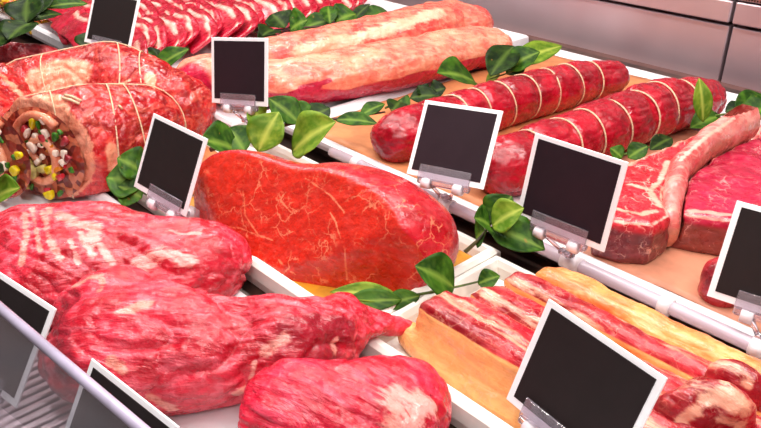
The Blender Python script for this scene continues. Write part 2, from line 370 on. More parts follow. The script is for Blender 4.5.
def thing(name, label, cat, loc, group=None):
    o = bpy.data.objects.new(name, None); COL.objects.link(o); o.location = loc; o.empty_display_size = .02
    BASE[o.name] = tuple(loc); return tag(o, label, cat, group)
def tag(o, label, cat, group=None, kind=None):
    o['label'] = label; o['category'] = cat
    if group: o['group'] = group
    if kind: o['kind'] = kind
    return o
def struct(o):
    o['kind'] = 'structure'; return o

def join(parts):
    V = []; Fc = []; n = 0
    for v, f in parts:
        V.append(np.asarray(v, float)); Fc += [[i + n for i in q] for q in f]; n += len(v)
    return np.concatenate(V), Fc
def boxm(c, half, ax=None, bev=.0):
    """chamfered box about c with half sizes; ax = three axis vectors"""
    ax = np.eye(3) if ax is None else _A(ax); c = _A(c); h = _A(half); b = min(bev, h.min()*.9)
    if b <= 0:
        S = [(-1,-1,-1),(1,-1,-1),(1,1,-1),(-1,1,-1),(-1,-1,1),(1,-1,1),(1,1,1),(-1,1,1)]
        V = [c + (_A(s)*h) @ ax for s in S]
        return V, [(3,2,1,0),(4,5,6,7),(0,1,5,4),(1,2,6,5),(2,3,7,6),(3,0,4,7)]
    V = []; idx = {}
    for sx in (-1, 1):
        for sy in (-1, 1):
            for sz in (-1, 1):
                s = _A((sx, sy, sz))
                for k in range(3):
                    q = s*(h - b); q[k] = s[k]*h[k]
                    idx[(sx, sy, sz, k)] = len(V); V.append(c + q @ ax)
    Fc = []
    for k in range(3):
        a, d = (k+1) % 3, (k+2) % 3
        for s in (-1, 1):
            r = []
            for sa, sd in ((-1,-1),(1,-1),(1,1),(-1,1)):
                t = [0]*3; t[k] = s; t[a] = sa; t[d] = sd; r.append(idx[(*t, k)])
            Fc.append(r if s > 0 else r[::-1])
        for sa in (-1, 1):
            for sd in (-1, 1):
                t0 = [0]*3; t0[k] = -1; t0[a] = sa; t0[d] = sd; t1 = list(t0); t1[k] = 1
                r = [idx[(*t0, a)], idx[(*t1, a)], idx[(*t1, d)], idx[(*t0, d)]]
                Fc.append(r if sa*sd > 0 else r[::-1])
    for sx in (-1, 1):
        for sy in (-1, 1):
            for sz in (-1, 1):
                r = [idx[(sx, sy, sz, k)] for k in range(3)]
                Fc.append(r if sx*sy*sz > 0 else r[::-1])
    return V, Fc
def tubem(pts, rad, n=8, closed=False, cap=True):
    P = _A(pts); m = len(P); rad = np.full(m, rad) if np.isscalar(rad) else np.interp(np.linspace(0, 1, m), np.linspace(0, 1, len(rad)), rad)
    T = np.zeros_like(P)
    for i in range(m):
        a = P[(i-1) % m] if (closed or i) else P[i]; b = P[(i+1) % m] if (closed or i < m-1) else P[i]
        T[i] = b - a; T[i] /= np.linalg.norm(T[i]) + 1e-12
    u = np.cross(T[0], (0, 0, 1)); u = u if np.linalg.norm(u) > .1 else np.cross(T[0], (1, 0, 0)); u /= np.linalg.norm(u)
    V = []
    for i in range(m):
        u = u - (u @ T[i])*T[i]; u /= np.linalg.norm(u) + 1e-12; w = np.cross(T[i], u)
        for k in range(n):
            a = 2*PI*k/n; V.append(P[i] + rad[i]*(math.cos(a)*u + math.sin(a)*w))
    Fc = []
    for i in range(m if closed else m-1):
        j = (i+1) % m
        for k in range(n): Fc.append([i*n+k, i*n+(k+1) % n, j*n+(k+1) % n, j*n+k])
    if not closed and cap:
        Fc.append([k for k in range(n)][::-1]); Fc.append([(m-1)*n+k for k in range(n)])
    return V, Fc
def smooth_path(pts, n=24):
    P = _A(pts)
    if len(P) < 3: return [P[0] + (P[-1] - P[0])*t for t in np.linspace(0, 1, n)]
    out = []; Q = np.vstack([2*P[0]-P[1], P, 2*P[-1]-P[-2]]); m = len(P) - 1
    for t in np.linspace(0, m - 1e-6, n):
        i = int(t); u = t - i; a, b, c, d = Q[i:i+4]
        out.append(.5*((2*b) + (-a+c)*u + (2*a-5*b+4*c-d)*u*u + (-a+3*b-3*c+d)*u**3))
    return out

def stroke_mask(P, strokes):
    w = np.zeros(len(P))
    for pts, r in strokes:
        S = _A(pts)
        if len(S) < 2: S = np.vstack([S, S + 1e-4])
        d = np.full(len(P), 9.0)
        for i in range(len(S)-1):
            e = S[i+1] - S[i]; h = np.clip(((P - S[i]) @ e)/(e @ e + 1e-12), 0, 1)
            d = np.minimum(d, np.linalg.norm(P - S[i] - h[:, None]*e, axis=1))
        w = np.maximum(w, np.clip(1.3 - d/r*.8, 0, 1))
    return w

def meat(name, key, mat, label=None, cat='meat', group=None, parent=None, fat=(), tone=(), fatf=None, tonef=None, amp=.0025, nf=28, grain=None, gamp=.0015, res=None, fold=0.0, foldf=16):
    S = SH[key]; f = shape_fn(S); h = res or RES
    lo = np.min([q[1] for q in S['prims']], 0); hi = np.max([q[2] for q in S['prims']], 0); lo[2] = max(lo[2], S['z0'])
    P, Q = surface_nets(f, lo, hi, h)
    eps = h*.5
    def grad(P):
        g = np.stack([f(P + _A(e)*eps) - f(P - _A(e)*eps) for e in np.eye(3)], 1)
        return g/(np.linalg.norm(g, axis=1)[:, None] + 1e-9)
    N = grad(P); P = P - N*f(P)[:, None]*.8
    d = amp*(noise(P*nf) + .5*noise(P*nf*2.1) + .3*noise(P*nf*4.3))
    if grain is not None:
        g = _A(grain); g /= np.linalg.norm(g)
        q = P - (P @ g)[:, None]*g*.85
        d += gamp*(noise(q*90 + 3) + .6*noise(q*190))
    if fold:
        g = _A(grain if grain is not None else (1, 0, 0)); g = g/np.linalg.norm(g)
        q = P - (P @ g)[:, None]*g*.72; q = q + .010*np.stack([noise(P*18 + k*9) for k in range(3)], 1)
        r1 = 1 - np.abs(noise(q*foldf + 5))*4
        d -= fold*np.clip(r1, 0, 1)**3*np.clip(.5 + noise(P*9 + 2)*2.5, 0, 1)
        r2 = 1 - np.abs(noise(q*foldf*2.3 + 8))*4
        d -= .4*fold*np.clip(r2, 0, 1)**3
    fade = np.clip((P[:, 2] - S['z0'] - .002)/.01, 0, 1)
    P2 = P + N*(d*fade)[:, None]
    P2[:, 2] = np.maximum(P2[:, 2], S['z0'])
    fa = stroke_mask(P, fat) if fat else np.zeros(len(P))
    ta = stroke_mask(P, tone) if tone else np.zeros(len(P))
    if fatf: fa = np.maximum(fa, fatf(P, N))
    if tonef: ta = np.maximum(ta, tonef(P, N))
    o = mesh_obj(name, P2, Q, mat, parent, BASE[parent.name] if parent is not None else None, attrs={'fat': fa, 'tone': ta})
    if parent is None: tag(o, label, cat, group)
    return o
def near_cut(key, i, w=.003):
    c, n = SH[key]['cuts'][i]; c = _A(c); n = _A(n)/np.linalg.norm(n)
    return lambda P, N: np.clip(((N @ n) - .90)/.06, 0, 1)
def ring(key, c, axis, lift=.0008, n=56, roll=0):
    f = shape_fn(SH[key]); c = _A(c); a = _A(axis); a /= np.linalg.norm(a)
    u = np.cross(a, (0, 0, 1)); u /= np.linalg.norm(u); w = np.cross(u, a)
    t = np.linspace(0, 2*PI, n, endpoint=False); D = np.cos(t)[:, None]*u + np.sin(t)[:, None]*w
    lo = np.zeros(n); hi = np.full(n, .15)
    for _ in range(22):
        m = (lo+hi)/2; v = f(c + D*m[:, None]) < 0
        lo = np.where(v, m, lo); hi = np.where(v, hi, m)
    return c + D*(hi + lift)[:, None]
def twine_ring(parent, key, c, axis, r=.0011, lift=.0008):
    V, Fc = tubem(ring(key, c, axis, lift), r, 6, closed=True)
    return child('twine', V, Fc, 'twine', parent)

def leaf_mesh(base, tip, width, up=(0, 0, 1), curl=.15, fold=.12, nl=14, nw=8, wav=0.0, seed=0):
    b = _A(base); t = _A(tip); L = np.linalg.norm(t-b); d = (t-b)/L
    up = _A(up); s = np.cross(d, up); s /= np.linalg.norm(s); u = np.cross(s, d)
    V = []; vein = []; rn = random.Random(seed); ph = rn.random()*6
    def pt(i, j, off):
        x = i/nl; y = (j/nw - .5)*2
        w = (math.sin(PI*min(1, x**.9)))**.85 if 0 < x < 1 else 0.0
        w = max(w, .02)
        yy = y*w*width/2
        z = curl*L*math.sin(PI*x)*.5 + y*y*w*fold*width + wav*math.sin(x*14 + ph)*abs(y)*w*width*.3
        return b + d*(x*L) + s*yy + u*(z + off)
    th = .0003
    for off in (th, -th):
        for i in range(nl+1):
            for j in range(nw+1):
                V.append(pt(i, j, off)); x = i/nl; y = abs(j/nw-.5)*2
                sv = abs(((x*5 + y*1.3) % 1) - .5) > .36
                vein.append(.75 if y < .05 else (.16 if sv and y > .1 else 0.0))
    n1 = nw+1; m = (nl+1)*n1; Fc = []
    for i in range(nl):
        for j in range(nw):
            a = i*n1+j; Fc.append([a, a+n1, a+n1+1, a+1]); Fc.append([m+a, m+a+1, m+a+n1+1, m+a+n1])
        a = i*n1; Fc.append([a, m+a, m+a+n1, a+n1]); a = i*n1+nw; Fc.append([a, a+n1, m+a+n1, m+a])
    for j in range(nw):
        Fc.append([j, j+1, m+j+1, m+j]); a = nl*n1+j; Fc.append([a, m+a, m+a+1, a+1])
    return V, Fc, vein
def sprig(label, stem, leaves, r=.0015, smat='gstem', group=None, name='bay_sprig'):
    """stem: point list; leaves: (base, tip, width, kind[, up])"""
    base = min((s for s in stem), key=lambda q: q[2])
    o = thing(name, label, 'bay leaves', base, group)
    V, Fc = tubem(smooth_path(stem, 24), [r*1.3, r, r*.6], 7); child('stem', V, Fc, smat, o)
    for i, lf in enumerate(leaves):
        V, Fc, ve = leaf_mesh(lf[0], lf[1], lf[2]*1.2, lf[4] if len(lf) > 4 else (.35, -.3, .9), .12, .14, wav=.07, seed=i)
        child('leaf', V, Fc, 'leaf_'+lf[3], o, attrs={'vein': ve})
    return o

# ------------------------------------------------------------------ setting
def sbox(name, x0, x1, y0, y1, z0, z1, mat, bev=.002):
    V, Fc = boxm(((x0+x1)/2, (y0+y1)/2, (z0+z1)/2), ((x1-x0)/2, (y1-y0)/2, (z1-z0)/2), bev=bev)
    return struct(mesh_obj(name, V, Fc, mat, smooth=False))
sbox('floor', -3.2, 1.2, -.2, 1.42, -.06, -.002, 'dk')
WY = 1.352
sx0 = -.556
w = thing('wall_back', 'brushed steel back wall of the counter', 'wall', (-1, WY, 0)); del w['label']; del w['category']; struct(w)
for a, b in ((-3.2, sx0-.003), (sx0+.003, 1.2)):
    V, Fc = boxm(((a+b)/2, WY+.01, .062), ((b-a)/2, .01, .051), bev=.0015); child('lower_panel', V, Fc, 'steel', w, False)
    V, Fc = boxm(((a+b)/2, WY+.004, .1385), ((b-a)/2, .012, .0185), bev=.002); child('upper_panel', V, Fc, 'steel', w, False)
    V, Fc = boxm(((a+b)/2, WY+.004, .36), ((b-a)/2, .012, .20), bev=.002); child('vent_panel', V, Fc, 'perf', w, False)
V, Fc = boxm((-1, WY+.03, .3), (2.2, .006, .33)); child('backing', V, Fc, 'dk', w, False)
sbox('trim_1', -3.2, 1.2, WY-.03, WY+.012, .0, .014, 'trim', .003)
sbox('trim_2', -3.2, 1.2, .645, WY-.05, -.002, B-.008, 'dk', .001)

# front vent grille at the foot of the glass
g = thing('vent_grille', 'slatted pale steel vent grille behind the front glass', 'grille', (-.7, .12, .0))
for i in range(70):
    x = -1.0 + i*.0105
    V, Fc = boxm((x, .12, .006), (.0032, .062, .005), bev=.001); child('slat', V, Fc, 'steel', g, False)
V, Fc = join([boxm((-.64, .055, .006), (.38, .004, .006), bev=.001), boxm((-.64, .184, .006), (.38, .004, .006), bev=.001)]); child('frame', V, Fc, 'steel', g, False)

# front glass
gl = thing('front_glass', 'clear tilted glass guard along the front edge of the counter', 'glass', (-.4, .1, 0))
a = _A((-.80, .078, .15)); b = _A((.05, .155, .15)); dn = _A((0, -.02, -.15)); e = (b-a)/np.linalg.norm(b-a); v = dn/np.linalg.norm(dn); n = np.cross(e, v)
c = (a+b)/2 + dn/2
V, Fc = boxm(c, (np.linalg.norm(b-a)/2, np.linalg.norm(dn)/2, .002), (e, v, n)); child('pane', V, Fc, 'glass', gl, False)
V, Fc = tubem([a, b], .0036, 12); child('polished_edge', V, Fc, 'glassedge', gl)

# ------------------------------------------------------------------ trays
def tray(x0, x1, y0, y1, zt, label, mat='tray', fl=.012, zb=0.0, rim=.018, group=None, name='display_tray', papers=()):
    """shallow tray: flat bed at zt, rounded raised rim all round"""
    prof = [(0, zb), (-.002, zt), (-.001, zt+rim*.8), (.003, zt+rim), (.009, zt+rim), (.013, zt+rim*.7), (.016, zt+.001), (.022, zt)]
    V = []; Fc = []
    for d, z in prof:
        V += [(x0+d, y0+d, z), (x1-d, y0+d, z), (x1-d, y1-d, z), (x0+d, y1-d, z)]
    for i in range(len(prof)-1):
        for k in range(4):
            Fc.append([i*4+k, i*4+(k+1) % 4, (i+1)*4+(k+1) % 4, (i+1)*4+k])
    Fc.append([(len(prof)-1)*4+k for k in range(4)]); Fc.append([3, 2, 1, 0])
    o = mesh_obj(name, V, Fc, mat, smooth=False); tag(o, label, 'tray', group); return o
tray(-1.655, -.905, .55, 1.245, B-.001, 'long white tray under the sliced meat and the two fatty loins', zb=B-.008)
tray(-.885, .35, .622, 1.245, B-.001, 'white tray against the steel wall holding tied roasts and bone-in steaks', zb=B-.008, rim=.006)
tray(-2.7, -1.665, .55, 1.245, B-.001, 'white tray corner at the far left under the yellow marinated meat', zb=B-.008, rim=.004)
tray(-1.35, -.437, .372, .585, M-.001, 'white tray with cream rim under the large dark red round', 'cream')
tray(-.433, .40, .372, .575, M-.001, 'white tray under the row of short ribs', 'cream')
tray(-1.1, .1, .16, .342, .005, 'white tray at the front under the three pink beef cuts', rim=.012)

def paper(x0, x1, y0, y1, z, mat, label, seed=1, rot=0):
    rn = np.random.RandomState(seed); nx, ny = 40, 30; V = []; Fc = []
    cx, cy = (x0+x1)/2, (y0+y1)/2
    for zz in (0, -.0008):
        for j in range(ny+1):
            for i in range(nx+1):
                x = x0 + (x1-x0)*i/nx; y = y0 + (y1-y0)*j/ny
                if i in (0, nx): x += .002*math.sin(y*60+seed)
                if j in (0, ny): y += .002*math.sin(x*50+seed)
                dx, dy = x-cx, y-cy
                V.append((cx+dx*math.cos(rot)-dy*math.sin(rot), cy+dx*math.sin(rot)+dy*math.cos(rot), z+zz))
    V = _A(V); V[:, 2] += .0012*(.5+noise(V*20*_A((1, 1, 0)) + seed))
    n1 = nx+1; m = n1*(ny+1)
    for j in range(ny):
        for i in range(nx):
            a = j*n1+i; Fc += [[a, a+1, a+n1+1, a+n1], [m+a, m+a+n1, m+a+n1+1, m+a+1]]
    for i in range(nx): Fc += [[i, m+i, m+i+1, i+1], [ny*n1+i, ny*n1+i+1, m+ny*n1+i+1, m+ny*n1+i]]
    for j in range(ny): Fc += [[j*n1, (j+1)*n1, m+(j+1)*n1, m+j*n1], [j*n1+nx, m+j*n1+nx, m+(j+1)*n1+nx, (j+1)*n1+nx]]
    return tag(mesh_obj('butcher_paper', V, Fc, mat), label, 'paper')
paper(-.85, -.50, .635, 1.21, B+.0025, 'paper', 'orange butcher paper under the two tied roasts', 1)
paper(-.475, .2, .635, 1.05, B+.0025, 'paperp', 'pinkish tan butcher paper under the thick bone-in steaks', 2)
paper(-1.32, -.805, .389, .518, M+.0025, 'paper', 'tan butcher paper under the stuffed rolled roasts', 4)
paper(-.80, -.450, .389, .571, M+.0025, 'mustard', 'mustard yellow paper under the large dark red round', 3)

# ------------------------------------------------------------------ label rail
def rail(x0, x1, y, z, label, group=None):
    o = thing('label_rail', label, 'rail', (x0, y, z), None)
    V, Fc = tubem([(x0, y, z), (x1, y, z)], .0065, 16); child('tube', V, Fc, 'railp', o)
    V, Fc = boxm(((x0+x1)/2, y+.010, z-.006), ((x1-x0)/2, .005, .006), bev=.002); child('channel', V, Fc, 'railp', o, False)
    for k in range(7):
        x = x0 + .045 + k*.108
        if x > x1: break
        V, Fc = tubem([(x, y, z), (x+.011, y, z)], .0088, 16); child('collar', V, Fc, 'knob', o)
    return o
rail(-.73, .3, .592, .048, 'translucent pink plastic tube rail in front of the tied roasts and steaks')

# ------------------------------------------------------------------ price signs (blank black cards)
def sign(pos, yaw, tilt, roll, label, foot, face='black', w=.1, h=.088, clipw=.62, clipx=0.0, frame=.0055):
    yaw, tilt, roll = map(math.radians, (yaw, tilt, roll))
    e = _A((math.cos(yaw), math.sin(yaw), 0)); n0 = _A((math.sin(yaw), -math.cos(yaw), 0)); u = _A((0, 0, 1))
    n = n0*math.cos(tilt) + u*math.sin(tilt); v = u*math.cos(tilt) - n0*math.sin(tilt)
    e2 = e*math.cos(roll) + v*math.sin(roll); v2 = v*math.cos(roll) - e*math.sin(roll); c = _A(pos); ax = (e2, v2, n)
    L = lambda x, y, z: c + e2*x + v2*y + n*z
    ft = _A(foot) if foot is not None else L(clipx*w, -h/2-.02, -.004)
    o = thing('price_sign', label, 'sign', tuple(ft), None)
    V, Fc = boxm(L(0, 0, 0), (w/2, h/2, .0009), ax, .0004); child('card', V, Fc, 'card', o, False)
    V, Fc = boxm(L(0, .001, .0011), (w/2-frame, h/2-frame, .0003), ax); child('black_face', V, Fc, face, o, False)
    cw = w*clipw/2; cx = clipx*w
    V, Fc = join([boxm(L(cx, -h/2+.0065, .0035), (cw, .0080, .0011), ax, .0005), boxm(L(cx, -h/2-.004, .0), (cw, .0035, .0045), ax, .0015), boxm(L(cx, -h/2+.003, -.003), (cw, .008, .001), ax, .0004)])
    cl = child('clip', V, Fc, 'acrylic', o, False)
    for sx in (-.62, .62):
        p = L(cx+cw*sx, -h/2-.006, .001)
        V, Fc = tubem([p - e2*.005, p + e2*.005], .0062, 14); child('grommet', V, Fc, 'knob', cl)
    top = L(cx, -h/2-.006, 0)
    V, Fc = join([tubem([top + e2*.016, ft + (top-ft)*.45 + e2*.006], .0022, 8), tubem([top - e2*.016, ft + (top-ft)*.45 - e2*.006], .0022, 8), tubem([ft + (top-ft)*.5, ft], .004, 10), boxm(ft + (top-ft)*.45, (.008, .003, .004), ax, .001)])
    child('stem', V, Fc, 'acrylic', o)
    V, Fc = join([tubem([ft + _A((-.008, 0, 0)), ft + _A((.008, 0, 0))], .0085, 16), tubem([ft + _A((0, 0, .002)), ft + _A((.0, -.012, .004))], .006, 12)])
    child('clamp', V, Fc, 'knob', o)
    return o
RY, RZ = .592, .048
sign((-1.2186, .535, .142), 20.5, 25.3, -3, 'black price sign farthest back at the left, beside the sliced meat', (-1.215, .557, .052))
sign((-.8526, .5376, .1415), 13.2, 15.6, 7.9, 'upright black price sign before the cut end of the fatty loins', (-.86, .557, .052), 'blackr')
sign((-.7225, .3555, .1069), 5.6, 25.2, -2.1, 'black price sign between the stuffed rolled roast and the big red round', (-.722, .375, .036), clipw=.6, clipx=.12)
sign((-.5238, .6001, .1219), 8.6, 31.4, 5.6, 'black price sign in front of the two tied roasts', (-.522, RY, RZ), 'blackr', clipw=.66)
sign((-.3561, .5784, .1313), 2, 12.7, .2, 'black price sign leaning in front of the T-bone steak', (-.348, RY, RZ), 'blackr')
sign((-.1692, .6217, .1137), 9.8, 21.4, .2, 'black price sign cut off by the right edge, before the small dark chop', (-.160, RY, RZ), clipx=.05)
sign((-.2072, .3838, .0976), -3.9, 18.9, -4.2, 'largest-looking black price sign, standing over the short ribs', (-.215, .37, .04), clipx=-.02)
sign((-.6029, .1224, .0637), 17.5, 30.7, -8.2, 'black price sign at the left edge behind the glass guard', None)
sign((-.4214, .1348, .0564), 10.4, 28.8, -4.7, 'black price sign at the bottom left partly rising above the glass edge', None)

# ------------------------------------------------------------------ front row
meat('beef_cut', 'rump', 'pink', 'large rounded pink beef cut at the left, behind the tapered cut', 'meat',
     fat=[([(-0.7333,0.2,0.0991),(-0.6936,0.1842,0.0956),(-0.6692,0.1693,0.0829)], .004), ([(-0.7384,0.2088,0.0985),(-0.6897,0.1934,0.097),(-0.6671,0.1867,0.0897)], .003), ([(-0.724,0.2135,0.1001),(-0.671,0.1986,0.094),(-0.6486,0.197,0.0849)], .004), ([(-0.7082,0.2232,0.1005),(-0.6801,0.2279,0.0988),(-0.6615,0.239,0.0955),(-0.6488,0.2294,0.0913)], .008), ([(-0.6639,0.2251,0.0954),(-0.6356,0.2219,0.0836)], .004), ([(-0.6057,0.2537,0.0737),(-0.5992,0.2772,0.0791),(-0.582,0.2929,0.0701)], .010), ([(-0.7334,0.225,0.0981),(-0.6934,0.204,0.0991)], .004), ([(-0.64,0.2327,0.0883),(-0.621,0.2337,0.0775)], .004), ([(-0.6599,0.2131,0.093),(-0.6371,0.2084,0.0809)], .003), ([(-0.6253,0.2989,0.0908),(-0.6015,0.3177,0.0854)], .003)],
     grain=(.9, .5, -.2), gamp=.0022, amp=.005, nf=22, fold=.006, foldf=20, res=.002)
meat('beef_cut', 'shank', 'pink2', 'long pink beef cut tapering to a thin dark end at the right', 'meat',
     fat=[([(-0.5948,0.1878,0.0852),(-0.5914,0.1989,0.0892),(-0.584,0.2087,0.0905),(-0.5677,0.1987,0.0883)], .004), ([(-0.5136,0.1922,0.0987),(-0.5094,0.2078,0.1002),(-0.5053,0.2144,0.1001)], .005), ([(-0.4211,0.265,0.0704),(-0.4185,0.2743,0.076),(-0.4156,0.2823,0.0785)], .006), ([(-0.4232,0.2559,0.0611),(-0.424,0.2508,0.0428)], .003), ([(-0.4865,0.1666,0.076),(-0.4772,0.1707,0.0694)], .005), ([(-0.4631,0.1821,0.0381),(-0.4577,0.1992,0.0237)], .005), ([(-0.4317,0.2405,0.0334),(-0.4213,0.2541,0.0457)], .003), ([(-0.3972,0.3186,0.0553),(-0.4005,0.3248,0.0626)], .004)],
     tone=[([(-0.406,0.2791,0.0635),(-0.4009,0.2955,0.0656),(-0.3983,0.3142,0.0591)], .014), ([(-0.4171,0.2887,0.0823),(-0.4109,0.3147,0.0775),(-0.4038,0.3355,0.0656)], .012), ([(-0.5872,0.1785,0.0775),(-0.5297,0.1458,0.0789),(-0.5095,0.1429,0.0675)], .010)],
     grain=(.8, .6, .1), gamp=.0024, amp=.007, nf=20, fold=.006, foldf=20, res=.002)
meat('beef_cut', 'block', 'pink3', 'bright pink beef cut at the bottom centre with a pale corner', 'meat',
     fat=[([(-0.3034,0.3024,0.0746),(-0.294,0.3087,0.0674),(-0.2932,0.2926,0.0638)], .016), ([(-0.2998,0.3197,0.0712),(-0.292,0.3247,0.0636)], .008)],
     grain=(.95, .3, 0), gamp=.0022, amp=.004, nf=22, fold=.004, foldf=20, res=.002)

# ------------------------------------------------------------------ middle row
tc = [near_cut('round', i) for i in range(3)]
meat('beef_round', 'round', 'round', 'huge smooth dark red beef round with a marbled cut face', 'meat',
     fat=[([(-0.653,0.4029,0.0838),(-0.6377,0.393,0.0623),(-0.6117,0.3906,0.0491),(-0.5925,0.3952,0.0493)], .0012), ([(-0.6112,0.3902,0.0482),(-0.6374,0.3849,0.0493),(-0.6613,0.3769,0.0451)], .0012), ([(-0.6005,0.4215,0.0943),(-0.6025,0.4159,0.0859),(-0.5848,0.4152,0.0787)], .0012), ([(-0.5396,0.4327,0.09),(-0.5285,0.4311,0.0834),(-0.5079,0.4248,0.062),(-0.5065,0.4253,0.0265)], .0012), ([(-0.5757,0.3895,0.0344),(-0.5544,0.3949,0.0234)], .0014), ([(-0.5837,0.4362,0.1118),(-0.5474,0.4398,0.1041),(-0.5229,0.4386,0.0933)], .0012)],
     tonef=lambda P, N: np.maximum(np.maximum(tc[0](P, N), tc[1](P, N)), tc[2](P, N)), amp=.002, nf=16, res=.002, grain=(.5, .8, 0), gamp=.0006)
# stuffed rolls
def filling(parent, c, n, R, seed, bits):
    c = _A(c); n = _A(n)/np.linalg.norm(n); u = np.cross(n, (0, 0, 1)); u /= np.linalg.norm(u); w = np.cross(u, n); rn = random.Random(seed); c = c - u*.009; u = u*1.16
    # spiral of veal
    pts = []; rad = []
    for i in range(46):
        t = i/45; a = -1.2 + t*3.1*PI; r = R*(.12 + .72*t)
        pts.append(c + n*.009 + u*(math.cos(a)*r*.82) + w*(math.sin(a)*r))
    V, Fc = tubem(pts, [.004, .006, .0055, .006], 8); child('veal_spiral', V, Fc, 'veal', parent)
    V = []; Fc = []
    m = 28; V = [c + n*.007]; 
    for q in (.5, 1.0):
        for i in range(m): a = 2*PI*i/m; V.append(c + n*(.007 if q < 1 else .004) + (u*math.cos(a) + w*math.sin(a))*R*.93*q)
    Fc = [[0, 1+i, 1+(i+1) % m] for i in range(m)] + [[1+i, 1+m+i, 1+m+(i+1) % m, 1+(i+1) % m] for i in range(m)]
    child('minced_filling', V, Fc, 'stuffing', parent)
    for (nm, mt, k, s) in bits:
        for i in range(k):
            a = rn.random()*2*PI; r = R*math.sqrt(rn.random())*.86
            p = c + n*(.010 + rn.random()*.003) + u*math.cos(a)*r + w*math.sin(a)*r
            ang = rn.random()*PI; e1 = u*.86*math.cos(ang)+w*math.sin(ang); e2 = -u*.86*math.sin(ang)+w*math.cos(ang)
            h1, h2, h3 = s*(.7+rn.random()*.7), s*(.5+rn.random()*.4), s*.6
            V, Fc = boxm((0, 0, 0), (1, 1, 1), None, .35)
            ph = rn.random()*6
            V = [p + e1*v[0]*h1*(1+.3*math.sin(ph+v[1]*2)) + e2*v[1]*h2*(1+.35*math.sin(ph*2+v[0]*3+v[2])) + n*v[2]*h3*(1+.3*math.sin(ph*3+v[0])) for v in V]
            b_ = child(nm, V, Fc, mt, parent); md = b_.modifiers.new('soft', 'SUBSURF'); md.levels = 1; md.render_levels = 1
BITS = [('yellow_pepper', 'yellow', 7, .007), ('carrot', 'orange', 5, .006), ('onion', 'white', 14, .0055), ('parsley', 'green', 18, .004), ('pickle', 'pale', 4, .009), ('ham_dice', 'dark', 10, .006)]
for key, lab, mt in (('roll_b', 'rolled roast tied with twine, pale fat patch, behind the open-ended stuffed roll', 'roll'),
                 ('roll', 'tied stuffed roast whose open end shows spiral filling with yellow pepper', 'roll'),
                 ('roll_c', 'second stuffed roll cut off by the left edge', 'roll')):
    c, n = SH[key].get('cuts', [((0, 0, 0), (1, 0, 0))])[0]
    kw = {}
    if key == 'roll': kw = dict(fatf=lambda P, N: np.clip(1.15 - np.abs((P - _A(SH['roll']['cuts'][0][0])) @ (_A(SH['roll']['cuts'][0][1])/1.0))/.005, 0, 1), fat=[([(-0.8622,0.3511,0.0801),(-0.8658,0.3507,0.0449)], .004), ([(-0.8967,0.3179,0.1055),(-0.8968,0.3129,0.0669)], .003)], tone=[([(-0.9487,0.3005,0.128),(-0.9325,0.3146,0.1379),(-0.9105,0.3159,0.128)], .012), ([(-0.8622,0.3511,0.0801),(-0.8628,0.3511,0.0554)], .008)])
    if key == 'roll_b': kw = dict(tone=[([(-1.1092,0.3657,0.1061),(-1.1021,0.3865,0.1151),(-1.0829,0.4077,0.115),(-1.0878,0.3847,0.0996)], .022), ([(-1.0756,0.3915,0.0861),(-1.0634,0.4091,0.0895)], .010), ([(-0.9889,0.4764,0.1177),(-0.9706,0.4643,0.103)], .007)], fat=[([(-1.0665,0.4009,0.0785),(-1.0257,0.431,0.0999),(-1.0053,0.4532,0.1116)], .003)])
    if key == 'roll_c': kw = dict(fat=[([(-1.1063,0.316,0.1253),(-1.0891,0.3246,0.1132),(-1.0757,0.3266,0.1017)], .008)])
    r = meat('stuffed_roast', key, mt, lab, 'meat', grain=(.3, .2, .9), gamp=.0018, amp=.005, nf=24, fold=.005, foldf=24, **kw)
    if key != 'roll_b':
        filling(r, _A(c) + _A((0, 0, -.002)), n, .064, 3 if key == 'roll' else 5, BITS)
for key, spec in (('roll', [((-0.9618,0.3257,0.07), (.3, .95, 0)), ((-0.9366,0.3827,0.07), (.3, .9, -.1)), ((-0.9371,0.362,0.07), (.95, -.3, .3)), ((-0.9297,0.4106,0.07), (.2, .97, 0))]),
                  ('roll_b', [((-1.145,0.4015,0.064), (.5, .85, .2)), ((-1.1021,0.4625,0.07), (.35, .9, -.3)), ((-1.033,0.4922,0.068), (.5, .85, .1)), ((-1.1125,0.4513,0.07), (.85, -.45, .35))])):
    par = [o for o in COL.objects if o.name.startswith('stuffed_roast') and o.parent is None][{'roll_b': 0, 'roll': 1}[key]]
    for c, a in spec: twine_ring(par, key, c, a, .0010)
    if key == 'roll':
        for q0, q1 in (([(-0.9196,0.3253,0.1374)], [(-0.8991,0.3368,0.1323)]), ([(-0.9236,0.3299,0.1391)], [(-0.9021,0.341,0.1343)]), ([(-0.8893,0.3809,0.1212)], [(-0.8861,0.384,0.1173)])):
            V, Fc = tubem([_A(q0[0]) + _A((.001,-.001,.002)), (_A(q0[0])+_A(q1[0]))/2 + _A((.002,-.002,.004)), _A(q1[0]) + _A((.001,-.001,.002))], .0017, 6); child('twine_knot', V, Fc, 'twine', par)
meat('beef_cut', 'flank', 'dark', 'dark red beef piece behind the rolled roasts at the far left', 'meat', amp=.006, nf=26)

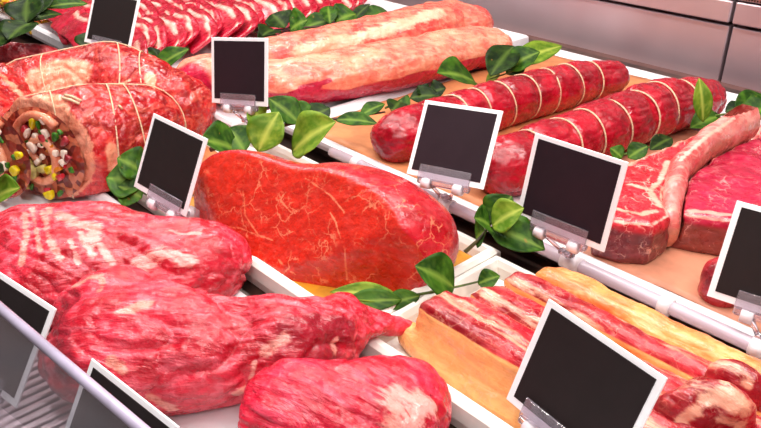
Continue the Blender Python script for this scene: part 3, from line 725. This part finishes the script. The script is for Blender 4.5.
# ribs
XD = _A((1, -.06, 0)); XD /= np.linalg.norm(XD); XN = _A((-XD[1], XD[0], 0))
def bands(off, specs, wob=.006):
    def f(P, N):
        s = P @ XN + off + wob*noise(P*_A((9, 9, 9))) + .5*wob*noise(P*30)
        out = np.zeros(len(P))
        for c, w in specs: out = np.maximum(out, np.clip(1.2 - np.abs(s - c)/w, 0, 1))
        return out
    return f
def rib_fat(key, w0, seed):
    def f(P, N):
        s = P @ XN + .010*noise(P*_A((5,14,14)) + seed) + .005*noise(P*_A((20,60,60)) + seed)
        q = np.abs(((s/w0 + seed*.37) % 1) - .5)*2
        top = np.clip((q - .36)*2.2, 0, .66) + .12*noise(P*_A((30,90,90)))
        return top*np.clip((N[:, 2] - .3)*4, 0, 1)*(P[:, 2] > .045)
    return f
def side_tone(P, N):
    return np.maximum(np.clip((.62 - N[:, 2])*3, 0, 1), np.clip((.046 - P[:, 2])*200, 0, 1))
for key, lab, w0, sd in (('rib_a', 'short rib slab nearest the white board gap, thick orange fat side facing left', .030, 1),
                     ('rib_b', 'second short rib slab, between the front fatty slab and the pale one', .026, 2.3),
                     ('rib_c', 'third short rib slab with pale pink fat end', .028, 3.1),
                     ('rib_d', 'rearmost short rib slab with yellow fat, beside the plastic rail', .024, 4.7)):
    meat('short_rib', key, 'ribfat' if key == 'rib_d' else 'rib', lab, 'meat', fatf=rib_fat(key, w0, sd) if key != 'rib_d' else None, tonef=side_tone if key != 'rib_d' else None,
         amp=.004, nf=26, grain=XD, gamp=.002)
meat('short_rib', 'rib_e', 'rib', 'lumpy short rib end with glossy fat lumps at the bottom right corner', 'meat', fatf=rib_fat('rib_e', .02, 8), fat=[([(-0.1455,0.4466,0.0901),(-0.136,0.4546,0.095),(-0.1244,0.4583,0.0895)], .007), ([(-0.1535,0.4335,0.0706),(-0.1476,0.4393,0.0822)], .006), ([(-0.1414,0.4623,0.0996),(-0.1337,0.4901,0.0863)], .005), ([(-0.1337,0.4494,0.0796),(-0.1222,0.4561,0.0777)], .005)], amp=.006, nf=34)

# ------------------------------------------------------------------ back row
meat('fatty_loin', 'loin_a', 'loin', 'long loin under pinkish fat, the one nearer the steel wall', 'meat',
     fat=[([(-1.0296,0.773,0.0859),(-1.0018,0.8615,0.0919),(-0.9793,0.9611,0.1048),(-0.977,1.063,0.1116)], .014)], grain=(.1, .95, 0), gamp=.002, amp=.005, nf=20, res=.0032)
meat('fatty_loin', 'loin_b', 'loin2', 'long loin under creamy fat, with dark red flesh along its front', 'meat',
     tonef=lambda P, N: np.maximum(np.clip((.072 + .016*noise(P*14) - P[:, 2])*120, 0, 1)*(P[:, 0] > -1.02), np.clip((-1.115 + .02*noise(P*20) - P[:, 0])*60, 0, 1)*(P[:, 2] < .092)), tone=[([(-0.9076,0.6582,0.0667),(-0.8942,0.6732,0.0729)], .004), ([(-0.8942,0.6732,0.0729),(-0.8863,0.6961,0.0758)], .008), ([(-0.8866,0.6964,0.0773),(-0.8821,0.7166,0.0817)], .004), ([(-1.0383,0.5612,0.079),(-1.024,0.5658,0.0718),(-1.0202,0.5764,0.0475)], .03)],
     grain=(.1, .95, 0), gamp=.002, amp=.005, nf=20, res=.003)
def tied(key, label, n, mat='tied'):
    o = meat('tied_roast', key, mat, label, 'meat', grain=(.2, .9, 0), gamp=.0012, amp=.004, nf=24, fold=.004, foldf=26)
    pr = SH[key]['prims'][0]; return o
AX = dict(tied_a=[(-0.6772,0.6633,0.065), (-0.67,0.7577,0.066), (-0.6592,0.9013,0.066), (-0.6405,1.0303,0.066), (-0.623,1.0959,0.062)], tied_b=[(-0.5208,0.6845,0.066), (-0.5143,0.7555,0.068), (-0.501,0.8703,0.07), (-0.489,1.0058,0.07), (-0.4655,1.0962,0.066)])
for key, lab, n in (('tied_a', 'crimson tied roast with twine rings, the one further left and back', 9), ('tied_b', 'crimson tied roast with twine rings, between the first one and the steaks', 8)):
    o = tied(key, lab, n)
    Pn = _A(AX[key]); seg = np.linalg.norm(Pn[1:]-Pn[:-1], axis=1); cum = np.concatenate([[0], np.cumsum(seg)])
    for i in range(1, n):
        s = cum[-1]*i/n; k = min(len(seg)-1, int(np.searchsorted(cum, s)-1)); c = Pn[k] + (Pn[k+1]-Pn[k])*(s-cum[k])/seg[k]
        ax = Pn[k+1]-Pn[k]; ax = ax/np.linalg.norm(ax) + _A((.12*math.sin(i*2.3), .05, .1*math.cos(i*1.7)))
        twine_ring(o, key, c, ax, .0012, .0006)
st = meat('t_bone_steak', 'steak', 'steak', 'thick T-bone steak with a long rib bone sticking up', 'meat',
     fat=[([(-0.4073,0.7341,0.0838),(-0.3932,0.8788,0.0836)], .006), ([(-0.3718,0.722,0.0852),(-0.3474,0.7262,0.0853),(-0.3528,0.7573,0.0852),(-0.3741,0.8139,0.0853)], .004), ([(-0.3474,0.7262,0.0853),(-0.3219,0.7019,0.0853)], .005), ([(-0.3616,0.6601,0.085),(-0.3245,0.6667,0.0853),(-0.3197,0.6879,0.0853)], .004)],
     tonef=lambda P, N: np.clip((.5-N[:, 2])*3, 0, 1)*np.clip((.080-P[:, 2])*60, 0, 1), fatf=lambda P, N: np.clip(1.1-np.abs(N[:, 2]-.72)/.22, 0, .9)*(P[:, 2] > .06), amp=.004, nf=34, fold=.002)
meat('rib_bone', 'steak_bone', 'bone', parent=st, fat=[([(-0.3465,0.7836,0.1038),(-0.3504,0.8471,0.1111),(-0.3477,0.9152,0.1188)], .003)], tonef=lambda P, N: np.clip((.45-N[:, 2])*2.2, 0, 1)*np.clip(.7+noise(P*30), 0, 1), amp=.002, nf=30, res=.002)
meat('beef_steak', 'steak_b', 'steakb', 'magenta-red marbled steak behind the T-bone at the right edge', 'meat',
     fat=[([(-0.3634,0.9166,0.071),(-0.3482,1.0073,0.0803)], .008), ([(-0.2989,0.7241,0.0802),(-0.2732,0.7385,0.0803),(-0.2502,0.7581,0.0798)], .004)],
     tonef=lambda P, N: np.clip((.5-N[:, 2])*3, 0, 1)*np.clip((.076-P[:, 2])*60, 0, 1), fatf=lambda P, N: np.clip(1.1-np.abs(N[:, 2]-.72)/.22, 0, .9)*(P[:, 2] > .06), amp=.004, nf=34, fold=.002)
meat('beef_chop', 'chop', 'dark', 'small glossy dark red chop tucked behind the right-hand sign', 'meat', amp=.004, nf=30)

# sliced meat: leaning slices with a fat line
def slice_mesh(seed):
    rn = random.Random(seed); L, Wd, T = .20, .070, .008; nl = 28; prof = []
    for k in range(24):
        a = 2*PI*k/24; ca, sa = math.cos(a), math.sin(a)
        prof.append((math.copysign(abs(ca)**.5, ca)*Wd/2, math.copysign(abs(sa)**.7, sa)*T/2))
    V = []; fat = []; ph = rn.random()*6; tl = math.radians(27); bend = rn.uniform(.5, 1.0)
    for i in range(nl+1):
        t = i/nl; x = (t-.5)*L; sc = (.80 + .20*min(1, (1 - abs(2*t-1)**6))) if 0 < i < nl else .74
        zz = .010*math.sin(PI*t) + .002*math.sin(t*13+ph)
        yb = -.10*bend*max(0, t-.40)**1.8 + .004*math.sin(t*8+ph)
        for (a, b) in prof:
            a2 = a*sc; V.append((x, yb + a2*math.cos(tl) - b*math.sin(tl), a2*math.sin(tl) + b*math.cos(tl) + zz + .03))
            q = a/Wd*2 + .10*math.sin(t*7+ph) + .05*math.sin(t*17)
            fat.append(max(0, 1.5 - abs(q-.50)/.13) if b > 0 else 0)
    n = 24; Fc = []
    for i in range(nl):
        for k in range(n): Fc.append([i*n+k, i*n+(k+1) % n, (i+1)*n+(k+1) % n, (i+1)*n+k])
    Fc.append(list(range(n))[::-1]); Fc.append([nl*n+k for k in range(n)])
    return _A(V), Fc, np.clip(fat, 0, 1)
protos = []
rn = random.Random(5)
def place_slice(x, y, z, rz, lab, ry=0.0):
    if len(protos) < 5:
        V, Fc, fa = slice_mesh(len(protos))
        o = mesh_obj('meat_slice', V, Fc, 'slice', None, (0, 0, 0), attrs={'fat': fa, 'tone': np.zeros(len(V))}); protos.append(o)
    else:
        o = protos[rn.randrange(5)].copy(); COL.objects.link(o)
    o.location = (x, y, z); o.rotation_euler = (0, ry, rz); tag(o, lab, 'meat', 'raw meat slices on the back left tray')
    return o
for c in range(1, 5):
    for r in range(20):
        y = .578 + r*.031 + (c % 2)*.018 + rn.uniform(-.005, .005); x = -1.568 + (c-1)*.105 + (r % 3)*.012 + rn.uniform(-.012, .012)
        if x > -1.262 - (y-.6)*.15: continue
        place_slice(x, y, B+.004 + .006*rn.random(), rn.uniform(-.16, .02), 'thin raw red meat slice with a white fat line, overlapping in rows', rn.uniform(.02, .09))

# yellow marinated meat
def blob_pile(n, x0, x1, y0, y1, z0, zr, s, seed):
    rn = np.random.RandomState(seed); parts = []
    ico = [(0,0,1)] ; V0 = []; nn, mm = 6, 8
    for i in range(nn+1):
        for j in range(mm):
            a = PI*i/nn; b = 2*PI*j/mm; V0.append((math.sin(a)*math.cos(b), math.sin(a)*math.sin(b), math.cos(a)))
    F0 = [[i*mm+j, (i+1)*mm+j, (i+1)*mm+(j+1) % mm, i*mm+(j+1) % mm] for i in range(nn) for j in range(mm)]
    V0 = _A(V0)
    for k in range(n):
        V = V0*(1 + .35*rn.randn(len(V0), 1)*.5); sc = s*(.6+rn.rand(3)); V = V*sc
        u = rn.rand(); v = rn.rand(); hh = 1 - ((u-.5)*2)**2*.5 - ((v-.5)*2)**2*.4
        parts.append((V + _A((x0+(x1-x0)*u, y0+(y1-y0)*v, z0 + s*.6 + zr*hh*rn.rand())), F0))
    return join(parts)
V, Fc = blob_pile(1500, -2.30, -1.665, .552, 1.21, B, .085, .012, 4)
tag(mesh_obj('marinated_meat', V, Fc, 'marinade'), 'heap of chopped yellow marinated meat at the top left corner', 'meat', None, 'stuff')

# ------------------------------------------------------------------ bay leaf sprigs
sprig('bay sprig of dark broad leaves lying by the yellow marinated meat', [(-1.3151,0.3476,0.09), (-1.3269,0.409,0.12), (-1.4542,0.517,0.13)], [
    ((-1.3168,0.4021,0.12), (-1.3377,0.363,0.11), .06, 'd'), ((-1.3008,0.3932,0.12), (-1.3456,0.4545,0.13), .05, 'd'), ((-1.3415,0.4396,0.13), (-1.3929,0.4691,0.16), .055, 'd'), ((-1.3636,0.4548,0.13), (-1.4443,0.5263,0.15), .05, 'd'), ((-1.343,0.3829,0.1), (-1.3598,0.42,0.13), .05, 'm'), ((-1.3525,0.4471,0.13), (-1.3673,0.5119,0.13), .03, 'd'), ((-1.4314,0.5078,0.13), (-1.4081,0.5779,0.13), .03, 'm')], .002)
sprig('single dark bay leaf standing under the back left price sign', [(-1.322,0.5348,0.06), (-1.3078,0.5292,0.075)], [((-1.3078,0.5292,0.075), (-1.3363,0.5452,0.1), .045, 'd'), ((-1.2996,0.5291,0.075), (-1.2519,0.5312,0.09), .03, 'd')])
sprig('two dark bay leaves between the sliced meat and the fatty loin tip', [(-1.1751,0.5804,0.05), (-1.1642,0.572,0.07)], [((-1.1544,0.5667,0.07), (-1.2194,0.5642,0.08), .042, 'd'), ((-1.1555,0.5654,0.07), (-1.2034,0.5833,0.09), .03, 'd'), ((-1.1447,0.5614,0.07), (-1.1197,0.6139,0.1), .034, 'm')])
sprig('bay sprig with many leaves between the sliced meat and the pinkish loin', [(-1.2586,0.8375,0.06), (-1.1612,0.8743,0.08), (-1.1254,0.9559,0.08), (-1.1377,1.0932,0.07)], [
    ((-1.1818,0.8312,0.08), (-1.1641,0.7891,0.08), .04, 'd'), ((-1.1805,0.8536,0.08), (-1.2178,0.852,0.1), .05, 'd'), ((-1.1626,0.8518,0.08), (-1.1351,0.8741,0.1), .06, 'm'), ((-1.18,0.8883,0.07), (-1.1314,0.9362,0.09), .04, 'm'), ((-1.115,0.9102,0.09), (-1.1616,0.9446,0.11), .03, 'm'), ((-1.1199,0.9265,0.09), (-1.1083,0.9695,0.1), .055, 'm'), ((-1.1276,0.9757,0.08), (-1.1185,1.015,0.11), .022, 'd'), ((-1.1258,1.0002,0.08), (-1.0935,1.0452,0.09), .04, 'm'), ((-1.1895,0.836,0.07), (-1.1773,0.7886,0.07), .03, 'd')], .0018, 'bark')
sprig('bay sprig between the creamy loin end and the first tied roast', [(-0.8132,1.1851,0.05), (-0.7428,1.0081,0.07), (-0.759,0.9441,0.06)], [
    ((-0.7496,0.9395,0.07), (-0.7665,1.0183,0.1), .045, 'd'), ((-0.7518,0.9827,0.07), (-0.7161,1.0218,0.1), .042, 'm'), ((-0.7541,0.996,0.07), (-0.7318,1.1066,0.09), .04, 'l'), ((-0.7548,0.9715,0.065), (-0.7724,0.9586,0.05), .02, 'l'), ((-0.7465,0.8992,0.07), (-0.7553,0.8201,0.1), .055, 'm'), ((-0.7575,0.9911,0.06), (-0.7438,1.0228,0.07), .03, 'm')])
sprig('bay sprig of small dark leaves between the creamy loin and tied roast', [(-0.8074,0.7624,0.045), (-0.8021,0.8,0.05), (-0.7776,0.8526,0.06)], [
    ((-0.801,0.7881,0.05), (-0.7878,0.7584,0.045), .028, 'd'), ((-0.7935,0.8022,0.055), (-0.7586,0.8323,0.06), .03, 'd'), ((-0.7807,0.822,0.06), (-0.7941,0.82,0.07), .022, 'd'), ((-0.7754,0.8277,0.06), (-0.7582,0.8448,0.07), .03, 'd'), ((-0.8096,0.7858,0.045), (-0.7813,0.7904,0.045), .03, 'm')])
sprig('bay sprig with large pale leaves behind the big red round', [(-0.8209,0.4628,0.06), (-0.7859,0.5186,0.08), (-0.7887,0.5859,0.075), (-0.7681,0.6486,0.07), (-0.7663,0.7235,0.06)], [
    ((-0.7692,0.4754,0.07), (-0.7721,0.4247,0.1), .055, 'm'), ((-0.7551,0.4739,0.075), (-0.8043,0.4828,0.09), .04, 'm'), ((-0.7151,0.4668,0.09), (-0.719,0.5037,0.13), .042, 'l'), ((-0.6967,0.5032,0.085), (-0.6474,0.5329,0.13), .055, 'l'), ((-0.7727,0.5739,0.08), (-0.815,0.5547,0.11), .035, 'm'), ((-0.7738,0.5832,0.08), (-0.8049,0.583,0.1), .03, 'm'), ((-0.7718,0.6336,0.07), (-0.7203,0.667,0.07), .022, 'm'), ((-0.7693,0.6776,0.065), (-0.7609,0.7184,0.075), .02, 'm'), ((-0.8132,0.541,0.08), (-0.8277,0.5304,0.1), .03, 'l'), ((-0.775,0.5926,0.08), (-0.7711,0.6248,0.09), .03, 'd')], .0025, 'bark')
sprig('bay sprig under the sign between stuffed roast and red round', [(-0.7825,0.3544,0.045), (-0.7956,0.3491,0.05), (-0.8275,0.355,0.05)], [
    ((-0.7859,0.3495,0.06), (-0.8129,0.318,0.07), .05, 'm'), ((-0.7984,0.3577,0.07), (-0.8136,0.3356,0.09), .04, 'm'), ((-0.7747,0.3407,0.05), (-0.7935,0.3226,0.065), .04, 'm')])
sprig('bay sprig standing between the two tied-roast price signs', [(-0.4252,0.5127,0.06), (-0.4169,0.5247,0.075), (-0.4189,0.5445,0.085)], [
    ((-0.4149,0.5367,0.085), (-0.4193,0.5161,0.1), .030, 'm'), ((-0.4202,0.5431,0.085), (-0.412,0.5647,0.11), .032, 'm'), ((-0.4135,0.5381,0.085), (-0.3878,0.5529,0.11), .032, 'l'), ((-0.4178,0.5406,0.08), (-0.3633,0.5603,0.07), .036, 'm'), ((-0.4152,0.5314,0.08), (-0.4251,0.5285,0.07), .03, 'm'), ((-0.4176,0.5398,0.085), (-0.4293,0.5683,0.1), .02, 'd')], .0018, 'stem')
sprig('bay sprig lying before the big red round on the white board', [(-0.4659,0.3942,0.03), (-0.4384,0.4486,0.03), (-0.4147,0.4955,0.032), (-0.3916,0.529,0.04)], [
    ((-0.4037,0.4736,0.045), (-0.4244,0.44,0.075), .040, 'm'), ((-0.4426,0.4389,0.03), (-0.4917,0.3908,0.035), .018, 'l'), ((-0.4389,0.438,0.03), (-0.4738,0.3857,0.03), .02, 'm'), ((-0.3925,0.4959,0.045), (-0.3776,0.5101,0.055), .018, 'm'), ((-0.4317,0.4558,0.03), (-0.4489,0.4179,0.025), .018, 'm')], .0014)
sprig('bay sprig at the right edge behind the marbled steak', [(-0.4418,1.0364,0.06), (-0.3976,1.0416,0.08), (-0.3789,1.1448,0.08)], [
    ((-0.4153,0.9863,0.075), (-0.4366,0.9945,0.13), .022, 'l', (.6, -.6, .3)), ((-0.4153,1.0383,0.07), (-0.4329,0.9901,0.06), .03, 'm'), ((-0.4011,1.0492,0.08), (-0.3869,1.1075,0.09), .03, 'm'), ((-0.3894,1.0391,0.08), (-0.3536,1.0613,0.09), .04, 'm'), ((-0.4177,1.0586,0.07), (-0.3987,1.0751,0.08), .02, 'd')])
sprig('tiny bay sprig between the second tied roast and the T-bone', [(-0.4492,0.8335,0.06), (-0.4301,0.8391,0.07), (-0.4152,0.8848,0.075)], [
    ((-0.4312,0.8109,0.07), (-0.4467,0.8059,0.08), .02, 'm'), ((-0.4262,0.8163,0.07), (-0.4123,0.835,0.085), .022, 'm'), ((-0.4097,0.8366,0.08), (-0.405,0.8801,0.085), .02, 'd')])
sprig('dry bay leaf sprig below the left stuffed rolls', [(-0.9206,0.2143,0.03), (-0.9138,0.2318,0.04)], [
    ((-0.9109,0.2156,0.04), (-0.8769,0.2402,0.06), .04, 'l'), ((-0.9302,0.2246,0.05), (-0.888,0.2305,0.08), .03, 'd')])

# ------------------------------------------------------------------ camera and light
cam = bpy.data.cameras.new('camera'); co = bpy.data.objects.new('camera', cam); COL.objects.link(co)
cam.sensor_fit = 'HORIZONTAL'; cam.sensor_width = 36; cam.lens = 767/761*36; cam.clip_start = .01
co.location = (0, 0, .46); co.rotation_euler = (math.radians(90-28.36), 0, math.radians(47))
bpy.context.scene.camera = co
def area(name, loc, rot, sx, sy, power, col):
    l = bpy.data.lights.new(name, 'AREA'); l.shape = 'RECTANGLE'; l.size = sx; l.size_y = sy; l.energy = power; l.color = col
    o = bpy.data.objects.new(name, l); COL.objects.link(o); o.location = loc; o.rotation_euler = rot; return o
area('counter_lamp', (-.9, .85, 1.15), (math.radians(-12), 0, 0), 2.6, .06, 31, (1, .95, .90))
area('counter_lamp', (-.6, .15, 1.25), (math.radians(15), 0, 0), 2.2, .06, 20, (1, .95, .91))
area('shop_lamp', (.6, -.6, 1.6), (math.radians(30), math.radians(22), 0), .5, .5, 10, (1, .9, .88))
W = bpy.data.worlds.new('world'); bpy.context.scene.world = W; W.use_nodes = True
W.node_tree.nodes['Background'].inputs[0].default_value = (.92, .84, .84, 1); W.node_tree.nodes['Background'].inputs[1].default_value = .20
sc = bpy.context.scene
sc.view_settings.view_transform = 'Standard'; sc.view_settings.look = 'None'; sc.view_settings.gamma = 1; sc.view_settings.exposure = 0.0
sc.view_settings.use_curve_mapping = False
